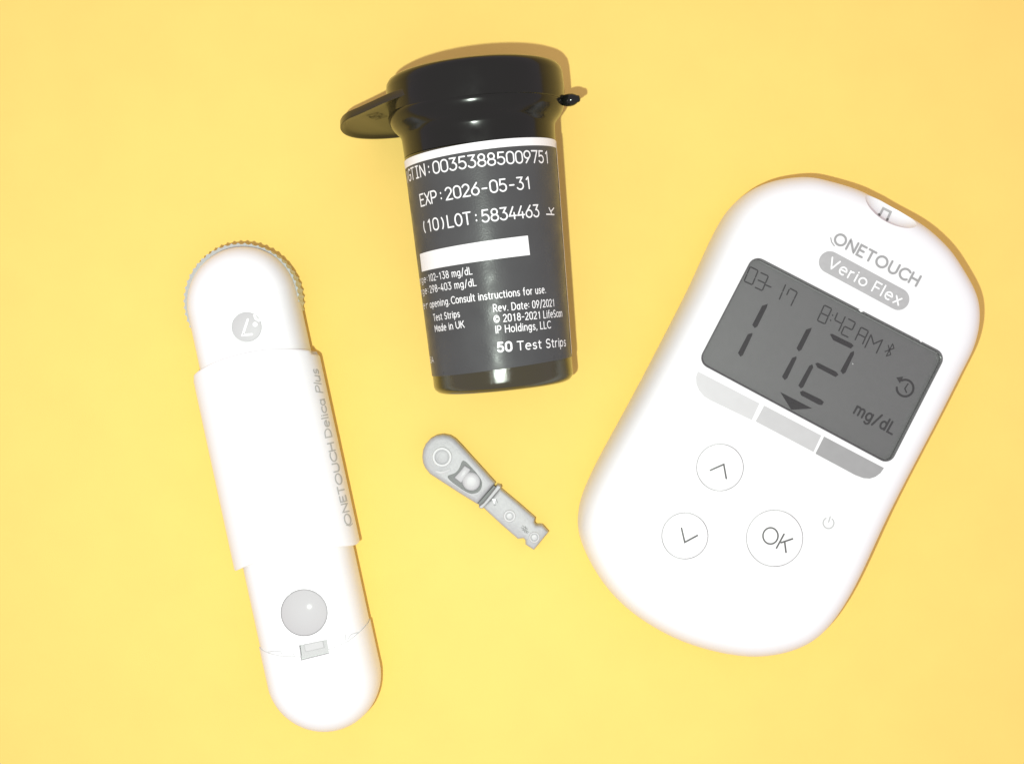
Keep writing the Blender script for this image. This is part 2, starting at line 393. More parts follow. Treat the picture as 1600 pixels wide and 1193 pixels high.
# ================================================================== glucose meter
M['lip_highlight'] = mat('lip_highlight_paint', (0.30, 0.30, 0.30), 0.4)
def build_meter():
    Z = 44
    out = [(1250,276),(1280,279),(1330,292),(1352,302),(1370,310),(1392,322),(1413,334),(1442,351),(1465,370),(1480,385),
           (1494,402),(1514,434),(1527,460),(1532,485),(1530,516),(1519,551),(1502,583),(1474,640),(1437,710),(1400,781),(1376,831),
           (1350,889),(1328,932),(1300,975),(1267,1005),(1224,1021),(1180,1026),(1140,1022),(1100,1013),(1051,996),(1000,966),
           (965,937),(937,903),(914,862),(903,828),(903,802),(908,775),(922,742),(943,700),(980,634),(1019,560),(1050,500),
           (1080,441),(1105,384),(1128,340),(1144,321),(1165,302),(1200,284)]
    P = [px(x, y, Z).xy for x, y in out]
    P = ccw(smooth_closed(spline(P, 5), 8))
    r_in = 44; prof = []
    for k in range(-9, 10):
        th = k/9*PI/2
        e = 0.74
        c = math.copysign(abs(math.cos(th))**e, 1); s = math.copysign(abs(math.sin(th))**e, th)
        zz = 44+ (86 if th > 0 else 42)*s
        prof.append((r_in*(1-c), zz))
    P = smooth_closed(fit_outline(P, prof, 44), 2)
    V, F = pillow(P, prof)
    ang = -math.radians(27.4)
    c0 = px(1218, 650, 0)
    R = thing('glucose_meter', 'large white rounded glucose meter with a dark grey screen reading 112', 'glucose meter', c0, ang)
    TOP = 130
    scr = [(1177.5,397.6),(1478.7,553.3),(1390.3,726.5),(1089.8,565.8)]
    quad = [px(x, y, TOP).xy for x, y in scr]
    hole = ccw(rrect(quad, 15))
    btn = [((1125.4,729.8), 37, 'up'), ((1070.5,836.8), 36.5, 'down'), ((1210.8,840.5), 44.5, 'ok')]
    cutters = [prism(hole, TOP-15, TOP+40)]
    for (x, y), r, _ in btn:
        cutters.append(frustum(px(x, y, TOP), [(r*(H-TOP)/H-.0, TOP-6.5), (r*(H-TOP)/H, TOP-1.2), (r*(H-TOP)/H+1.2, TOP+.0), (r*(H-TOP)/H+1.2, TOP+30)], 72))
    # finger scoop above the strip port
    n = 40; cV = []; cF = []; c = px(1399, 322, 128); ux = Vector((math.cos(ang), math.sin(ang))); vy = Vector((-ux.y, ux.x))
    rings = 20
    for j in range(1, rings):
        ph = PI*j/rings
        for i in range(n):
            q = 2*PI*i/n
            a_, b_, z_ = 47*math.sin(ph)*math.cos(q), 27*math.sin(ph)*math.sin(q), 40*math.cos(ph)
            cV.append(Vector((c.x+ux.x*a_+vy.x*b_, c.y+ux.y*a_+vy.y*b_, 132+z_)))
    for j in range(rings-2):
        for i in range(n):
            a_ = j*n+i; b_ = j*n+(i+1) % n; cF.append([a_, a_+n, b_+n, b_])
    cF.append(list(range(n))); cF.append([(rings-2)*n+i for i in range(n)][::-1])
    cutters.append((cV, cF))
    V, F = boolean((V, F), cutters)
    body = obj('body', V, F, M['white'], R, smooth=28)
    tree = bvh(V, F); f = on_surface(tree)
    top = lambda x, y, l: px(x, y, TOP+l)
    # screen: dark frame, panel, clear window
    a = hole; b = inset(hole, 1.6)
    fv = []; fF = []; nn = len(a)
    for Q, z in ((a, TOP-13), (a, TOP+0.6), (inset(hole, .8), TOP+1.0), (b, TOP+.3), (b, TOP-13)):
        fv += [Vector((q.x, q.y, z)) for q in Q]
    for j in range(4):
        for i in range(nn):
            p_, q_ = j*nn+i, j*nn+(i+1) % nn; fF.append([p_, q_, q_+nn, p_+nn])
    obj('screen_frame', fv, fF, M['frame'], R, smooth=35)
    pv, pF = prism(inset(hole, 1.7), TOP-14, TOP-11); lcd = obj('display_panel', pv, pF, M['lcd'], R)
    gv, gF = prism(inset(hole, 1.8), TOP-4.5, TOP-1.5); obj('screen_window', gv, gF, M['clear'], R)
    ZL = TOP-11
    lf = lambda x, y, l: px(x, y, ZL+l)
    C = cropper(1140, 390, 3.847)
    segs = [C(230,325,195,337,136,452,151,471,167,461,224,346), C(137,500,110,507,50,620,65,643,80,633,137,512),
            C(494,468,460,480,402,592,416,611,432,601,488,488), C(402,640,376,650,315,762,331,783,346,773,402,655),
            C(603,507,618,506,733,563,746,577,728,594,622,543), C(748,608,727,618,666,728,681,748,697,737,748,628),
            C(514,683,531,678,641,733,655,751,637,765,528,708), C(497,688,479,697,413,815,428,833,442,826,503,706),
            C(422,855,440,846,550,899,567,915,556,933,538,932,430,875)]
    for s_ in segs: put_poly(s_, lf, M['seg'], lcd, 'digit_segment')
    put_poly([(1219,612),(1269,637.8),(1236.4,640)], lf, M['seg'], lcd, 'range_pointer')
    def seg7(TL, TR, BL, BR, on, gap=.1):
        TL, TR, BL, BR = map(Vector, (TL, TR, BL, BR)); ML = (TL+BL)/2; MR = (TR+BR)/2
        e = {'a': (TL, TR), 'b': (TR, MR), 'c': (MR, BR), 'd': (BL, BR), 'e': (ML, BL), 'f': (TL, ML), 'g': (ML, MR)}
        return [[tuple(e[k][0].lerp(e[k][1], gap)), tuple(e[k][0].lerp(e[k][1], 1-gap))] for k in on]
    date = seg7((1172.2,416.5),(1184.6,422.7),(1162.6,439),(1175.4,445),'abcdef')
    date += seg7((1188,425.5),(1200.7,431.3),(1179,448.5),(1191,454),'abcdg')
    date += [[(1196,444.8),(1204.5,448.5)]]
    date += seg7((1217,439),(1227.8,444),(1207,463),(1217.3,468.5),'bc')
    date += seg7((1233.8,450),(1246,456.5),(1224,472),(1235.6,478),'abc')+[[(1233,452.5),(1229.5,460)]]
    put_strokes(date, 2.2, lf, M['seg_thin'], lcd)
    tm = seg7((1288,476.5),(1299.6,482.3),(1277,500.5),(1289,506),'abcdefg')
    tm += [[(1301,492),(1301.1,492.6)], [(1297.8,500),(1297.9,500.6)]]
    tm += seg7((1309,488),(1321,494),(1299,511.5),(1310.3,517.4),'bcfg')
    tm += seg7((1325,497.6),(1336.8,504),(1314,521.3),(1326,527),'abged')
    tm += seg7((1345.4,511),(1357,517),(1335.8,531.5),(1347.5,538),'abcefg')
    tm += [[(1351.5,542.5),(1361,522.5),(1365,537),(1379,530.8),(1369.5,551)]]
    put_strokes(tm, 2.2, lf, M['seg_thin'], lcd)
    # wireless rune
    D = lambda s, t: (1389.8+s*.889-t*.459, 546.5+s*.459+t*.889)
    put_strokes([[D(-5,-5.5), D(5,5.5), D(0,11), D(0,-11), D(5,-5.5), D(-5,5.5)]], 1.7, lf, M['seg_thin'], lcd, 'wireless_symbol')
    # clock with arrow
    cc = (1414.2,606)
    arc = [(cc[0]+13*math.cos(math.radians(a_)), cc[1]+13*math.sin(math.radians(a_))) for a_ in range(-112, 192, 8)]
    D = lambda s, t: (cc[0]+s*.889-t*.459, cc[1]+s*.459+t*.889)
    put_strokes([arc], 3.6, lf, M['seg_thin'], lcd, 'clock_symbol')
    put_strokes([[D(1,-8), D(0,1), D(5,5)]], 2.2, lf, M['seg_thin'], lcd, 'clock_symbol')
    put_poly([(1400.5,589.5),(1411.5,588),(1406,599)], lf, M['seg_thin'], lcd, 'arrow_symbol')
    put_text('mg/dL', (1334,645), (1393.5,678), 17.5, 3.3, lf, M['seg_thin'], lcd, track=3.0)
    put_strokes([[(1187,408), (1330,482), (1464,551.5)]], 1.0, lambda x, y, l: px(x, y, TOP-9+l), M['lip_highlight'], R, 'screen_lip_highlight')  # pale stroke paints the light caught along the top lip of the recess
    chip = lambda x, y, l: px(x, y, TOP+1.2+l)
    for P_ in ([(1341,483.2),(1345,487.5),(1350,486.2),(1347.5,484.6)], [(1436,531),(1439,534.2),(1442,533.4)], [(1198,405.5),(1200,407.6),(1202.5,407.2)]):
        put_poly(P_, chip, M['print_white'], R, 'chipped_edge')
    put_poly([(1331.6,567),(1333.4,568.2),(1332.4,569.4)], lambda x, y, l: px(x, y, TOP-1.2+l), M['print_white'], R, 'dust_speck')
    put_poly([(1232.2,640.5),(1233.2,641.6),(1231.8,642)], lambda x, y, l: px(x, y, TOP-1.2+l), M['print_white'], R, 'dust_speck')
    # printed bars under the screen
    C = cropper(980, 560, 3.315)
    b1 = C(366,66,685,232,645,318,430,215,398,195,372,165,358,130,356,95)
    b2 = C(710,243,1005,398,965,483,665,325)
    b3 = C(1020,403,1330,566,1312,592,1285,612,1255,621,1222,618,1180,602,975,492)
    for P_, m_, l_ in ((b1, 'bar1', 'palest grey bar under the left of the screen'), (b2, 'bar2', 'light grey bar under the middle of the screen'), (b3, 'bar3', 'mid grey bar under the right of the screen')):
        put_poly(P_, top, M[m_], R, 'range_bar')['label'] = l_
    # name and pill
    put_text('ONETOUCH', (1301.6,378.3), (1430.8,446.6), 16.8, 3.5, f, M['print_grey'], R, track=3.1)
    put_strokes([[(1298,371.5),(1299.2,378),(1303.6,384.2)]], 1.6, f, M['print_grey'], R)
    a0, a1 = Vector((1296.6,409.6)), Vector((1403.6,467.2)); d = (a1-a0).normalized(); n_ = Vector((-d.y, d.x)); rr = 17.2
    pill = [a0+(n_*math.cos(q)-d*math.sin(q))*rr for q in [PI*k/14 for k in range(15)]] + [a1+(-n_*math.cos(q)+d*math.sin(q))*rr for q in [PI*k/14 for k in range(15)]]
    pl = put_poly(pill, f, M['pill'], R, 'name_badge', lift=.3)
    pf = lambda x, y, l: f(x, y, l+.4)
    put_text('Verio Flex', (1292.6,416.6), (1403.3,476.6), 16.4, 2.6, pf, M['print_white'], pl, track=3.0, space=4.0)
    # keys
    marks = {'up': [C(430,578,500,547,513,620)], 'down': [C(281,877,298,950,363,915)]}
    O = [(980+(742+39*math.cos(2*PI*k/32))/3.315, 560+(917+42*math.sin(2*PI*k/32))/3.315) for k in range(33)]
    marks['ok'] = [O, C(812,908,773,980), C(856,932,797,952), C(815,946,822,1002)]
    for (x, y), r, kd in btn:
        rw = r*(H-TOP)/H; dome = []
        for k in range(12):
            q = k/11; rad = (rw-1.3)*(1-q**1.6) if q < 1 else 0.4
        prof_ = [(rw-.8, TOP-6), (rw-.8, TOP-1.2), (rw-1.4, TOP-.1), (rw-2.8, TOP+.7), (rw-5, TOP+1.3)]
        for q in (.8, .6, .4, .2, .02): prof_.append(((rw-5)*q, TOP+1.3+3.0*(1-q*q)))
        bv, bF = frustum(px(x, y, TOP), prof_, 72)
        bo = obj('button', bv, bF, M['white_key'], R, smooth=50)
        bo['label'] = {'up': 'round white button marked with an up arrow', 'down': 'round white button marked with a down arrow', 'ok': 'larger round white button marked OK'}[kd]
        bf = on_surface(bvh(bv, bF))
        put_strokes(marks[kd], 2.6, bf, M['print_dark'], bo, 'lettering' if kd == 'ok' else 'arrow_mark')
    c_ = (1294.6,816.6); arc = [(c_[0]+8.4*math.cos(math.radians(a_)), c_[1]+8.6*math.sin(math.radians(a_))) for a_ in range(-48, 246, 12)]
    put_strokes([arc, [(1297.3,806.8),(1294.8,815)]], 2.0, top, M['print_soft'], R, 'power_symbol')
    # strip port: small grey arch mark with a dark slot
    C2 = cropper(1280, 270, 8)
    put_strokes([C2(757,528,800,444,893,490,848,590)], 3.7, f, M['pill'], R, 'port_mark', sub=1.0)
    put_strokes([C2(742,520,752,528)], 2.6, lambda x, y, l: f(x, y, l+.7), M['print_dark'], R, 'port_slot')
    put_strokes([C2(846,582,854,590)], 2.6, lambda x, y, l: f(x, y, l+.7), M['print_dark'], R, 'port_slot')
build_meter()

# ================================================================== lancing device
def capsule(p0, p1, r, n=40):
    d = (p1-p0).normalized(); s = Vector((-d.y, d.x)); out = []
    out += [p1+(d*math.sin(PI*k/n)+(-s)*math.cos(PI*k/n))*r for k in range(n+1)]
    L = (p1-p0).length
    out += [p1+s*r-d*(L*k/24) for k in range(1, 24)]
    out += [p0+(-d*math.sin(PI*k/n)+s*math.cos(PI*k/n))*r for k in range(n+1)]
    out += [p0-s*r+d*(L*k/24) for k in range(1, 24)]
    return out
def build_pen():
    Z = 66; k = (H-Z)/H
    p0, p1 = px(380,473.5,Z).xy, px(505.6,1053,Z).xy; r = 87.9*k
    d = (p1-p0).normalized(); s = Vector((-d.y, d.x))       # d towards the tail, s to the right in the picture
    if s.x < 0: s = -s
    ang = math.atan2(-d.y, -d.x)-PI/2
    R = thing('lancing_device', 'long white pen-shaped lancing device with grey round button, lying at the left', 'lancing device', px(442,765,0), ang)
    def prof(rin, zb, zt, e=0.72, n=9):
        zm = (zb+zt)/2; hz = (zt-zb)/2; out = []
        for q in range(-n, n+1):
            th = q/n*PI/2
            c = abs(math.cos(th))**e; s_ = math.copysign(abs(math.sin(th))**e, th)
            out.append((rin*(1-c), zm+hz*s_))
        return out
    W = lambda P: [Vector(v) for v in P]
    def seam(off, far):
        pts = [(400,1015.5),(409,1017),(440,1022.5),(470,1023.3),(512,1013.5),(545,1000),(574,979),(590,966)]
        q = [px(x, y, 120).xy + d*off for x, y in pts]
        return q
    body = pillow(fit_outline(ccw(capsule(p0, p1, r)), prof(52, 2, 128), 66), prof(52, 2, 128))
    sm = seam(-0.25, 0); blk = sm + [sm[-1]+d*400+s*120, sm[0]+d*400-s*120]
    sm2 = seam(0.0, 0); blk2 = sm2 + [sm2[-1]+d*400+s*120, sm2[0]+d*400-s*120]
    # parts cut along the seam; slot beside it
    slot = ccw([px(x, y, 128).xy for x, y in ((467.3,1007.5),(510.6,998.6),(514.5,1020),(470.5,1031))])
    disc_c = px(385.5,510.8,128); btn_c = px(475.2,956.5,128)
    bV, bF = boolean(body, [prism(ccw(blk), -20, 300), prism(slot, 118, 160), frustum(disc_c, [(22.0, 126.2), (22.0, 150)], 56), frustum(btn_c, [(34.1, 112), (34.1, 150)], 72)])
    body_o = obj('body', bV, bF, M['white'], R, smooth=30)
    tail = pillow(fit_outline(ccw(capsule(p0, p1, r+1.6)), prof(50, 0, 129.5), 66), prof(50, 0, 129.5))
    tV, tF = boolean(tail, [prism(ccw(blk2), -20, 300)], 'INTERSECT')
    tV, tF = boolean((tV, tF), [prism(slot, 120, 160)])
    tail_o = obj('end_cap', tV, tF, M['white'], R, smooth=30)
    # faint moulded grips at the seam
    tf = on_surface(bvh(tV, tF))
    C = cropper(370, 880, 4.26)
    # knurled depth dial round the head
    nT = 54; dV = []; dF = []; c = px(381.9,471.6,45); n = nT*6
    def rad(i): return (88.2+(2.3*max(0, math.cos(2*PI*(i % 6)/6))))*k*1.005
    for z, o in ((18, -3), (21, 0), (66, 0), (70, -1)):
        for i in range(n):
            a = 2*PI*i/n; rr = rad(i)+o if o == 0 else 84*k+o
            dV.append(Vector((c.x+rr*math.cos(a), c.y+rr*math.sin(a), z)))
    for j in range(3):
        for i in range(n):
            a, b = j*n+i, j*n+(i+1) % n; dF.append([a, b, b+n, a+n])
    dF.append(list(range(n))[::-1]); dF.append([3*n+i for i in range(n)])
    dial = obj('depth_dial', dV, dF, M['dial'], R, smooth=25)
    # sliding sleeve: open tube with arched ends
    sT = [(304.5,585),(313,578.5),(350,562.6),(396,552),(441,547.5),(483,550.4),(498.3,559.6)]
    hw = 0.5*(Vector((498.5,560))-Vector((305,586))).length*k*.998
    cT = px(402,573,Z).xy; cB = px(463.5,867,Z).xy
    tV = []; tF = []; nphi = 96; nv = 20; e = 0.72
    def sec(ph, o):
        cu = math.cos(ph); su = math.sin(ph)
        return math.copysign(abs(cu)**e, cu)*(hw+o), 67.5+math.copysign(abs(su)**e, su)*(67+o)
    L = (cB-cT).dot(d)
    rings = []
    def ring(tfrac, o, ext=0):
        vs = []
        for i in range(nphi):
            u, z = sec(2*PI*i/nphi, o); q = abs(u)/hw
            top_edge = -17*(1-q**2.2)-3.0 + (5 if q > .93 else 0)
            bot_edge = -14*(1-q**2.2)+2.0
            v = (top_edge-ext)*(1-tfrac)+(L+bot_edge+ext)*tfrac
            c_ = cT+d*v+s*u; vs.append(Vector((c_.x, c_.y, max(z, .5) if o >= 0 else z)))
        return vs
    seq = [(0, -14, -3), (0, -5, -1.5), (0, -1.5, 0), (0, -.3, -1.2), (0, 0, -3)]+[(j/nv, 0, -3) for j in range(1, nv)]+[(1, 0, -3), (1, -.3, -1.2), (1, -1.5, 0), (1, -5, -1.5), (1, -14, -3)]
    for a_, o_, x_ in seq: tV += ring(a_, o_, x_)
    for j in range(len(seq)-1):
        for i in range(nphi):
            a, b = j*nphi+i, j*nphi+(i+1) % nphi; tF.append([a, b, b+nphi, a+nphi])
    tV, tF = fixn(tV, tF)
    sl = obj('sleeve', tV, tF, M['white'], R, smooth=35)
    sf = on_surface(bvh(tV, tF))
    # lettering up the side of the sleeve, reading from the tail to the head
    put_text('ONETOUCH', (549.5,818), (520.8,691), 9.6, 2.1, sf, M['print_soft'], sl, track=2.3)
    put_strokes([[(541,820),(546.5,821),(550.5,817.5)]], 1.4, sf, M['print_soft'], sl)
    put_text('Delica', (518.3,681.5), (506.5,623), 9.8, 1.85, sf, M['print_soft'], sl, track=2.0)
    put_text('Plus', (504.3,613), (496.6,577), 9.8, 1.85, sf, M['print_soft'], sl, track=2.0, italic=.22)
    # badge on the head
    bd = px(385.5,510.8,128)
    v_, f_ = frustum(bd, [(21.4, 126.0), (21.4, 128.0), (20.6, 128.5), (.3, 128.6)], 56)
    bo = obj('round_badge', v_, f_, M['grey_disc'], R, smooth=40)
    top = lambda x, y, l: px(x, y, 128.6+l)
    put_strokes([[(387.2,499),(379.2,523.2),(393.6,522)]], 3.8, top, M['print_white'], bo, 'badge_mark')
    put_poly([(398.6+3.9*math.cos(a*PI/8), 506.6+3.9*math.sin(a*PI/8)) for a in range(16)], top, M['print_white'], bo, 'badge_mark')
    put_strokes([[(397.6,492.5),(399.6,497.5),(404.2,500.6)]], 4.2, top, M['print_white'], bo, 'badge_mark')
    # release button
    pr = [(33.6, 114), (33.6, 127.6), (33.0, 128.8)]
    for q in (.95, .88, .78, .65, .5, .35, .2, .02): pr.append((33*q, 128.8+8.0*(1-q*q)))
    v_, f_ = frustum(btn_c, pr, 72); obj('release_button', v_, f_, M['grey_key'], R, smooth=50)
    # latch in the slot
    inner = inset(slot, 1.0)
    v_, f_ = prism(inner, 118.2, 122.5); obj('latch', v_, f_, M['slot'], R)
    lt = ccw([px(x, y, 126).xy for x, y in ((474.5,1006.5),(504,1000.3),(506.5,1011.5),(477,1018.5))])
    v_, f_ = pillow(lt, [(0, 122.6), (0, 124.5), (1, 125.3)]); obj('latch', v_, f_, M['bar1'], R)
    # shallow grip marks either side of the slot
    bfm = on_surface(bvh(bV, bF))
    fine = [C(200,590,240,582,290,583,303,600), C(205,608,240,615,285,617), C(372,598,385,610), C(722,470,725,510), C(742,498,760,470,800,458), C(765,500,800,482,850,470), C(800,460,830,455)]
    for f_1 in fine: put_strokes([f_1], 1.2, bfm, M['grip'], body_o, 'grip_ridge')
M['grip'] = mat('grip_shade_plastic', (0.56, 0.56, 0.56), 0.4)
build_pen()

# ================================================================== lancet
def build_lancet():
    C = cropper(630, 650, 5.188)
    def xy(pts, z): return ccw([px(x, y, z).xy for x, y in pts])
    d = (px(838,843,0)-px(690,713,0)).xy.normalized()
    R = thing('lancet', 'small pale grey plastic lancet lying between the black vial and the meter', 'lancet', px(760,770,0), math.atan2(-d.y, -d.x)-PI/2)
    Z1 = 36
    head = C(152,330,158,275,180,225,215,185,265,158,320,150,375,160,418,186,470,240,560,340,660,450,745,545,600,715,480,642,340,552,215,470,175,420,158,380)
    hv = pillow(xy(head, Z1), [(3, 1), (0, 5), (0, Z1-7), (1.2, Z1-3), (3.4, Z1-.8), (6.5, Z1)])
    # teardrop groove cut in the head
    gr = smooth_closed(spline([Vector(p) for p in C(487,352,560,420,628,505,640,560,618,608,560,628,490,600,350,492,420,462,460,410)], 4), 2)
    gro = [px(p.x, p.y, Z1).xy for p in gr]
    hv = boolean(hv, [prism(ccw(gro), Z1-9, Z1+20)])
    hd = obj('twist_cap', *hv, M['lancet'], R, smooth=40)
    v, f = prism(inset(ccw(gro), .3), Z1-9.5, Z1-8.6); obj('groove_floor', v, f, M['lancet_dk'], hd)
    ped = xy(C(497,402,545,432,505,490,468,540,415,498,460,450), Z1)
    v, f = pillow(ped, [(-1.5, Z1-8.5), (0, Z1-3), (1.2, Z1-2)]); obj('raised_pad', v, f, M['lancet_lt'], hd, smooth=40)
    dm = [px(630+(552+74*math.cos(a*PI/16)*1.0)/5.188, 650+(530+76*math.sin(a*PI/16))/5.188, Z1).xy for a in range(32)]
    v, f = pillow(ccw(dm), [(-1, Z1-8.5), (.2, Z1-3), (2, Z1-1.2), (5, Z1-.2), (9, Z1+.2)]); obj('raised_pad', v, f, M['lancet_lt'], hd, smooth=40)
    c = px(630+315/5.188, 650+330/5.188, Z1)
    v, f = ring_mesh(c, 15.4, 10.6, Z1-.2, Z1+2.2); obj('moulded_ring', v, f, M['lancet_lt'], hd, smooth=40)
    v, f = frustum(c, [(10.3, Z1-.5), (10.0, Z1+.5), (8, Z1+1.0), (.2, Z1+1.2)], 40); obj('moulded_disc', v, f, M['lancet'], hd, smooth=40)
    bar = [px(x, y, Z1).xy for x, y in C(262,435,300,445,340,440,378,422,384,440,345,462,300,468,262,455)]
    v, f = pillow(ccw(bar), [(0, Z1-.3), (0, Z1+1), (.8, Z1+1.5)]); obj('moulded_bar', v, f, M['lancet_lt'], hd, smooth=40)
    # twist-off neck
    v, f = prism(xy(C(735,560,762,585,628,728,606,706), 20), 8, 24); obj('neck', v, f, M['lancet_dk'], R)
    fl_ = xy(C(757,566,762,556,788,562,794,580,672,722,640,752,614,744,612,728,650,700), 38)
    v, f = pillow(fl_, [(2, 2), (0, 5), (0, 34), (1.4, 38)]); obj('collar', v, f, M['lancet'], R, smooth=40)
    bd = C(782,585,930,708,1068,828,1062,862,1078,886,1128,886,1178,940,1120,1012,1060,1086,992,1042,992,1008,975,990,930,996,800,884,640,735,712,672)
    Z2 = 34
    v, f = pillow(xy(bd, Z2), [(3, 1), (0, 4), (0, Z2-5), (1.0, Z2-2), (2.4, Z2-.5), (4.2, Z2)])
    bo = obj('body', v, f, M['lancet'], R, smooth=40)
    for (x, y), ro, ri in (((862,808), 9.6, 5.6), ((1063,980), 8.6, 5.4)):
        c = px(630+x/5.188, 650+y/5.188, Z2)
        v, f = ring_mesh(c, ro, ri, Z2-.2, Z2+2.0); obj('moulded_ring', v, f, M['lancet_lt'], bo, smooth=40)
        v, f = frustum(c, [(ri-.4, Z2-.4), (ri-1.4, Z2+1.0), (.2, Z2+1.3)], 24); obj('moulded_disc', v, f, M['lancet_lt'], bo, smooth=40)
    tp = lambda x, y, l: px(x, y, Z2+l)
    put_poly(C(718,668,752,672,738,712), tp, M['print_white'], bo, 'arrow_mark')
    put_strokes([C(712,672,708,690), C(755,672,765,700), C(735,722,752,716)], .9, tp, M['lancet_dk'], bo, 'arrow_mark')
    put_strokes([C(965,885,1010,915), C(955,900,1018,938), C(965,918,1010,945), C(975,905,985,940), C(990,890,1000,945)], .9, tp, M['lancet_dk'], bo, 'moulded_mark')
    c = px(630+1063/5.188, 650+980/5.188, 0)
def ring_mesh(c, ro, ri, z0, z1, n=48):
    V = []; F = []
    for r, z in ((ro, z0), (ro-.3, z1-.6), (ro-1.0, z1), (ri+1.0, z1), (ri+.3, z1-.6), (ri, z0)):
        V += [Vector((c.x+r*math.cos(2*PI*i/n), c.y+r*math.sin(2*PI*i/n), z)) for i in range(n)]
    for j in range(6):
        for i in range(n):
            a, b = j*n+i, j*n+(i+1) % n; a2, b2 = ((j+1) % 6)*n+i, ((j+1) % 6)*n+(i+1) % n
            F.append([a, b, b2, a2])
    return V, F
build_lancet()

# ================================================================== test strip vial
def build_vial():
    al = math.radians(5.8); tl = math.radians(3.2)
    ax = Vector((-math.sin(al)*math.cos(tl), math.cos(al)*math.cos(tl), math.sin(tl)))
    sx = Vector((math.cos(al), math.sin(al), 0))            # to the right
    up = sx.cross(ax).normalized()
    B = Vector((-11.5, -8, 104))
    mt = Matrix((( sx.x, ax.x, up.x, B.x), (sx.y, ax.y, up.y, B.y), (sx.z, ax.z, up.z, B.z), (0, 0, 0, 1)))
    base = mt.copy(); base.translation = B - Vector((0, 0, 104)) + ax*0
    R = thing('test_strip_vial', 'black test strip vial with a charcoal printed label and closed flip cap', 'vial', None, mtx=base)
    def P(a, th, r): return B+ax*a+(sx*math.sin(th)+up*math.cos(th))*r
    def lathe(prof, n=128, th0=0, th1=2*PI, close=True):
        V = []; F = []; full = abs(th1-th0-2*PI) < 1e-6; m = n if full else n+1
        for a, r in prof: V += [P(a, th0+(th1-th0)*i/n, r) for i in range(m)]
        for j in range(len(prof)-1):
            for i in range(n):
                x_, y_ = j*m+i, j*m+(i+1) % m; F.append([x_, y_, y_+m, x_+m])
        if close: F.append(list(range(m))[::-1]); F.append([(len(prof)-1)*m+i for i in range(m)])
        return V, F
    Rr = lambda a: 103.2+(a-30)*7.8/315 if a > 30 else 103.2
    end = [(0, 86), (.6, 91), (3, 97.4), (7, 101.4), (11, 102.9), (14, 103.1), (34, 103.2)]
    v, f = lathe(end+[(60, Rr(60)), (345, Rr(345))]); v, f = fixn(v, f)
    obj('vial_body', v, f, M['vialend'], R, smooth=40)
    v, f = lathe([(346, 90), (346, 110.8), (362, 111.4), (372, 111.9), (377, 113.2), (382, 117.2), (388, 122.5), (395, 126.6), (401, 128.4), (405, 128.6), (409, 127), (412, 123.5), (428, 122.5), (428, 90)])
    v, f = fixn(v, f); obj('collar', v, f, M['black'], R, smooth=35)
    # label: charcoal with a white band along its top edge
    lr = lambda a: Rr(a)+.8
    def skew(V): return [v+ax*(4*math.sin(math.atan2((v-B).dot(sx), (v-B).dot(up)))) for v in V]
    v, f = lathe([(32, lr(32)-.7), (32, lr(32))]+[(a, lr(a)) for a in range(60, 330, 30)]+[(334, lr(334))], close=False)
    lab = obj('label', skew(v), f, M['label'], R, smooth=35)
    v, f = lathe([(334.0, lr(334)+.02), (340, lr(340)), (345, lr(345)), (345.2, lr(345)-.9)], close=False); obj('label_band', skew(v), f, M['print_white'], lab, smooth=35)
    Rref = 106.0
    def vf(s_, a, l): return P(a, s_/Rref, lr(a)+l)
    eye = Vector((0, 0, H))
    def pix(x, y):
        dd = (px(x, y, 0)-eye).normalized()
        lo, hi = (H-330)/-dd.z, (H-100)/-dd.z
        def g_(t_):
            q = eye+dd*t_-B; a = q.dot(ax); return (q-ax*a).length-lr(a), a, q
        best = None; N_ = 400; prev = g_(lo)[0]; t_ = lo
        for i in range(1, N_+1):
            t2 = lo+(hi-lo)*i/N_; c2 = g_(t2)[0]
            if best is None or c2 < best[0]: best = (c2, t2)
            if prev > 0 >= c2:
                a_, b_ = lo+(hi-lo)*(i-1)/N_, t2
                for _ in range(30):
                    m_ = (a_+b_)/2
                    if g_(m_)[0] > 0: a_ = m_
                    else: b_ = m_
                best = (0, a_); break
            prev = c2
        _, a, q = g_(best[1]); q = q-ax*a
        return Vector((math.atan2(q.dot(sx), q.dot(up))*Rref, a))
    def vtext(s_, p0, p1, cap, wd, anchor=None, name='lettering', lvl=False, m_=None, **kw):
        q0, q1 = pix(*p0), pix(*p1)
        if lvl: mid = (q0.y+q1.y)/2; q0.y = q1.y = mid
        st, W_ = layout(s_, **kw)
        i0, i1 = 0.0, W_
        if anchor:   # the two points are the centres of the characters with these numbers
            i0, i1 = anchor[0]*kw['mono'], anchor[1]*kw['mono']
        kx = (q1-q0).length/(i1-i0); u = (q1-q0).normalized(); n_ = Vector((-u.y, u.x)); o_ = q0-u*i0*kx
        st2 = [[(x*kx, y*cap/10) for x, y in p] for p in st]
        V, F = strokes_mesh(st2, wd, lambda x, y, l: vf(*(o_+u*x+n_*y), l), eps=.3)
        return obj(name, V, F, m_ or M['print_white'], lab)
    ce = lambda x, y: (x, y+9.3)
    vtext(')GTⅠN:00353885009751', (682.8,270.5), (854.5,254.6), 16.2, 2.05, anchor=(6, 19), mono=7.6)
    vtext('EXP:2026-05-31', (661,321.5), (825.8,294.8), 16.2, 2.05, anchor=(0, 13), mono=7.6)
    vtext('(10)LOT:5834463', (664.5,363), (838.4,338.6), 16.2, 2.05, anchor=(0, 14), mono=7.6)
    # turned letter at the right
    def vstroke(sts, wd, name='lettering'):
        st2 = [[tuple(pix(x, y)) for x, y in p] for p in sts]
        V, F = strokes_mesh(st2, wd, vf, eps=.3); return obj(name, V, F, M['print_white'], lab)
    C8 = cropper(640, 210, 6.154)
